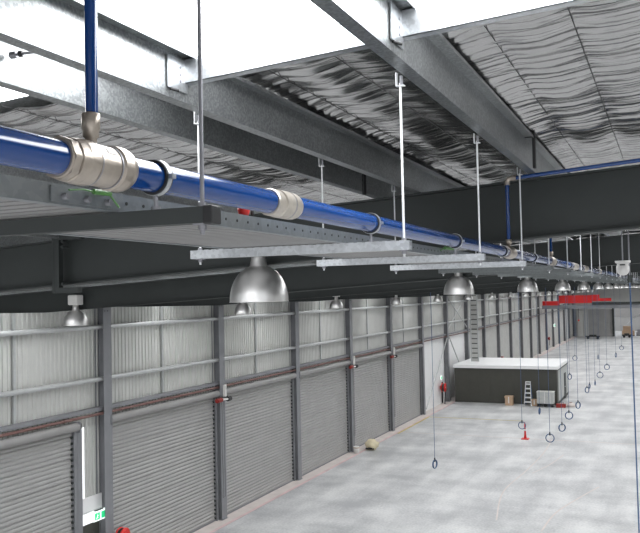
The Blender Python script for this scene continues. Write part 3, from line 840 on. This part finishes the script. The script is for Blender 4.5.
# ------------------------------------------------------------------ office box
t = thing('site_office', 'dark olive grey flat roofed office box standing against the left wall', 'office', (0, 0, 0))
mb = MB(); mb.box(-18.1, -9.15, 70.9, 79.0, 0.02, 3.06, 'office'); wlo = part(t, 'walls', mb)
mb = MB(); mb.box(-18.2, -9.05, 70.8, 79.1, 3.06, 3.34, 'white'); part(t, 'roof', mb, 'white flat roof')
mb = MB(); mb.box(-18.2, -9.05, 70.79, 70.8, 3.03, 3.07, 'black')
mb.box(-9.05, -9.04, 70.8, 79.1, 3.03, 3.07, 'black'); part(t, 'roof_trim', mb)
mb = MB(); mb.box(-9.148, -9.11, 71.6, 78.8, .3, 2.9, 'cage'); part(t, 'side_cladding', mb, 'pale grey side panel')
mb = MB(); mb.box(-9.11, -9.07, 75.4, 76.6, 0.02, 2.3, 'darksteel'); dd = part(t, 'door', mb)
mb = MB(); mb.tube([(-9.07, 75.55, 1.1), (-9.02, 75.55, 1.1)], .04, 8, 'rod'); child_sub(dd, 'handle', mb)
mb = MB()
for kx in range(9): mb.box(-17.9 + kx, -17.88 + kx, 70.885, 70.9, .05, 2.98, 'office')
part(t, 'panel_joint', mb)
# lattice ladder post above the office
t = thing('caged_ladder', 'tall grey ladder rising from the office roof beside the wall', 'ladder', (-17.0, 74.5, 3.34))
for s in (-.32, .32):
    mb = MB(); mb.box(s - .05, s + .05, -.04, .04, 0, 6.5, 'girt'); part(t, 'stile', mb)
mb = MB(); mb.box(-.27, .27, .03, .06, 0, 6.4, 'clad'); part(t, 'back_panel', mb)
for kz in range(14):
    mb = MB(); mb.box(-.27, .27, -.02, .02, .3 + kz * .45, .38 + kz * .45, 'darksteel'); part(t, 'rung', mb)

# boxes, step ladder, crate, cone and the small things on the floor
def carton(x, y, w_, d_, h_, label):
    t = thing('cardboard_box', label, 'box', (x, y, 0))
    mb = MB(); mb.box(-w_ / 2, w_ / 2, -d_ / 2, d_ / 2, 0, h_, 'card'); part(t, 'carton', mb)
    mb = MB(); mb.box(-w_ / 2 - .04, w_ / 2 + .04, -d_ / 2 - .04, d_ / 2 + .04, h_, h_ + .14, 'card'); part(t, 'lid', mb)
    mb = MB(); mb.box(-.04, .04, -d_ / 2 - .045, -d_ / 2 - .0401, h_ * .3, h_ + .1, 'offwhite'); part(t, 'tape', mb)
carton(-13.1, 70.1, .64, .55, .66, 'tan cardboard box with lid against the office, left of ladder')
carton(-10.98, 70.25, .42, .4, .42, 'small brown cardboard box between the step ladder and pale crate')
t = thing('step_ladder', 'aluminium and blue step ladder leaning open against the dark office', 'step ladder', (-11.5, 70.0, 0))
for s in (-1, 1):
    mb = MB(); mb.beam((s * .30, -.2, 0), (s * .19, .30, 2.02), .05, .06, 'alu'); part(t, 'front_stile', mb)
    mb = MB(); mb.beam((s * .30, .72, 0), (s * .19, .36, 2.0), .04, .04, 'ladderblue'); part(t, 'rear_leg', mb)
for kz in range(5):
    z = .30 + kz * .37; wd = .30 - .11 * z / 2.02; yy = -.2 + .5 * z / 2.02
    mb = MB(); mb.box(-wd, wd, yy - .06, yy + .14, z, z + .10, 'alu'); part(t, 'tread', mb)
mb = MB(); mb.box(-.21, .21, .22, .46, 1.98, 2.06, 'alu'); part(t, 'top_cap', mb)
t = thing('pallet_crate', 'pale grey panelled crate on a dark base in front of office', 'crate', (-9.98, 70.1, 0))
mb = MB(); mb.box(-.72, .66, -.4, .4, .28, 1.24, 'cage'); cr = part(t, 'crate_body', mb)
mb = MB(); mb.box(-.74, .68, -.42, .42, 1.24, 1.29, 'offwhite'); mb.box(-.10, -.06, -.41, -.4, .28, 1.24, 'offwhite'); mb.box(.35, .39, -.41, -.4, .28, 1.24, 'offwhite'); part(t, 'crate_rim', mb)
mb = MB()
for xx in (-.65, -.1, .5): mb.box(xx - .05, xx + .12, -.4, .4, 0, .2, 'black')
mb.box(-.72, .66, -.4, .4, .2, .28, 'black'); part(t, 'pallet', mb)
t = thing('red_toolbox', 'red low toolbox at the right foot of the office front', 'toolbox', (-8.75, 69.9, 0))
mb = MB(); mb.box(-.38, .38, -.25, .25, 0, .30, 'darkred'); bevel(part(t, 'case', mb), .02)
mb = MB(); mb.tube([(-.2, 0, .34), (-.2, 0, .42), (.2, 0, .42), (.2, 0, .34)], .02, 6, 'black'); part(t, 'handle', mb)
t = thing('pink_sack', 'pale pink sack slumped right of the red toolbox', 'sack', (-8.0, 70.4, 0))
mb = MB(); mb.lathe((0, 0, 0), (0, 0, 1), [(0, 0), (0, .3), (.12, .36), (.28, .30), (.36, .12), (.42, .10), (.42, 0)], 16, 'kerb'); part(t, 'bag', mb)
mb = MB(); mb.lathe((0, 0, .36), (0, 0, 1), [(0, .12), (.03, .13), (.05, .12)], 12, 'redpipe'); part(t, 'tie', mb)
t = thing('traffic_cone', 'orange red slim bollard cone on open floor behind hose coil', 'cone', (-9.2, 54.5, 0))
mb = MB(); mb.box(-.24, .24, -.24, .24, 0, .05, 'red'); part(t, 'base', mb)
mb = MB(); mb.lathe((0, 0, .05), (0, 0, 1), [(0, .10), (.3, .06), (.8, .05), (1.05, .035), (1.07, 0)], 16, 'red'); part(t, 'cone_body', mb)
mb = MB(); mb.lathe((0, 0, .55), (0, 0, 1), [(0, .060), (0, .064), (.12, .062), (.12, .056)], 16, 'offwhite'); part(t, 'band', mb)
# yellow-cream cloth bundle and paper cup by the fourth column
t = thing('cloth_bundle', 'crumpled cream and yellow cloth bundle on the kerb by the doors', 'bundle', (-17.75, 48.0, 0))
mb = MB(); vs = []; fs = []; n = 18; m_ = 10
for i in range(m_ + 1):
    ph = math.pi * i / m_
    for j in range(n):
        th = 2 * math.pi * j / n
        rr = .42 * (1 + .3 * noise.noise(Vector((math.cos(th) * 2, math.sin(th) * 2, ph * 2))))
        vs.append((rr * math.sin(ph) * math.cos(th), rr * math.sin(ph) * math.sin(th), max(.0, .30 + rr * .85 * math.cos(ph))))
for i in range(m_):
    for j in range(n): k = (j + 1) % n; fs.append((i * n + j, (i + 1) * n + j, (i + 1) * n + k, i * n + k))
MAT['cloth'] = mat('cream_cloth', (.62, .55, .38), .8, 0, .15, 3)
mb.add(vs, fs, 'cloth', True); part(t, 'folded_cloth', mb)
mb = MB(); mb.tube([(-.30, -.2, .1), (.0, -.42, .16), (.25, -.28, .12)], .06, 8, 'black'); part(t, 'dark_strap', mb)
mb = MB(); mb.lathe((0, 0, 0), (0, 0, 1), [(0, 0), (0, .15), (.42, .19), (.42, .17), (.04, .13)], 18, 'offwhite'); mb.lathe((0, 0, .33), (0, 0, 1), [(0, .184), (0, .192), (.05, .195), (.05, .186)], 18, 'card')
o = mb.build('bucket'); o.location = (-18.25, 46.6, .012); tag(o, 'small off-white bucket at the foot of the column with red motor', 'bucket')

# ------------------------------------------------------------------ overhead crane
t = thing('overhead_crane', 'red overhead travelling crane beam across the far end', 'crane', (0, 128, 0))
mb = MB(); mb.box(-15.8, -10.97, -.5, .5, 7.75, 8.95, 'crane'); mb.box(-18.3, -15.8, -.4, .4, 7.45, 8.1, 'crane'); part(t, 'red_girder', mb)
mb = MB(); mb.box(-10.97, -8.2, -.3, .3, 8.0, 8.45, 'crane'); mb.box(-10.97, -9.9, -.4, .4, 8.45, 9.0, 'crane'); part(t, 'trolley', mb, 'red trolley')
mb = MB(); mb.box(-18.4, XR - .8, -.3, .3, 6.9, 7.45, 'column'); mb.box(-10.97, XR - .8, -.45, .45, 7.45, 7.85, 'darksteel'); part(t, 'bridge_beam', mb, 'dark bridge beam')
mb = MB(); mb.tube([(-13, 0, 6.9), (-13, 0, 5.2)], .04, 6, 'black'); mb.tube([(-13, 0, 5.2), (-13, 0, 5.0)], .12, 8, 'crane'); part(t, 'hoist_rope', mb)
# posts and things at the far opening
mb = MB(); mb.box(-.2, .2, -.2, .2, 0, 5.9, 'darksteel'); mb.box(-.25, .25, -.25, .25, 0, .03, 'darksteel'); o = mb.build('opening_post'); o.location = (-10.9, YE - .4, 0); tag(o, 'dark post at the left edge of the far opening', 'post')
brace((-4.6, YE - .3, 5.7), (-8.2, YE - .3, 2.6), 'dark diagonal prop in the far opening', .09)
mb = MB(); mb.box(-.6, .6, -.4, .4, .0, 5.1, 'clad'); mb.box(-.62, .62, -.42, .42, 5.1, 5.2, 'clad'); o = mb.build('duct_riser'); o.location = (-17.3, YE - 1, 0); tag(o, 'pale duct riser in the far left corner', 'duct')
def flatbed(x, y, L, label):
    t = thing('low_trolley', label, 'trolley', (x, y, 0))
    mb = MB(); mb.box(-L / 2, L / 2, -.6, .6, .45, .62, 'black'); part(t, 'deck', mb)
    for a in (-1, 1):
        mb = MB(); mb.tube([(a * (L / 2 - .4), -.65, .25), (a * (L / 2 - .4), .65, .25)], .24, 12, 'black'); part(t, 'wheel_pair', mb)
    mb = MB(); mb.box(-L / 4, L / 4, -.4, .4, .62, .85, 'darksteel'); part(t, 'load', mb)
flatbed(-14.2, 165, 2.6, 'low dark trolley at the foot of the far grey door')
flatbed(-8.2, 170, 1.8, 'smaller dark trolley by the left edge of far opening')
for (x, y, w_, h_, m, lb) in ((-8.2, 176.5, 2.4, 2.0, 'card', 'tan stack of crates outside the far opening, left'), (-4.6, 177.5, 4.2, 1.3, 'darkrod', 'dark flat machine frame outside the far opening'),
                              (-1.2, 179, 2.4, 1.9, 'card', 'tan stack of crates outside the far opening, right')):
    t = thing('material_stack', lb, 'stack', (x, y, 0))
    mb = MB(); mb.box(-w_ / 2, w_ / 2, -.6, .6, .15, h_ * .55, m); part(t, 'lower_crate', mb)
    mb = MB(); mb.box(-w_ / 2 + .2, w_ / 3, -.5, .5, h_ * .55, h_, m); part(t, 'upper_crate', mb)
    mb = MB(); mb.box(-w_ / 2, w_ / 2, -.6, .6, 0, .15, 'black'); part(t, 'pallet', mb)
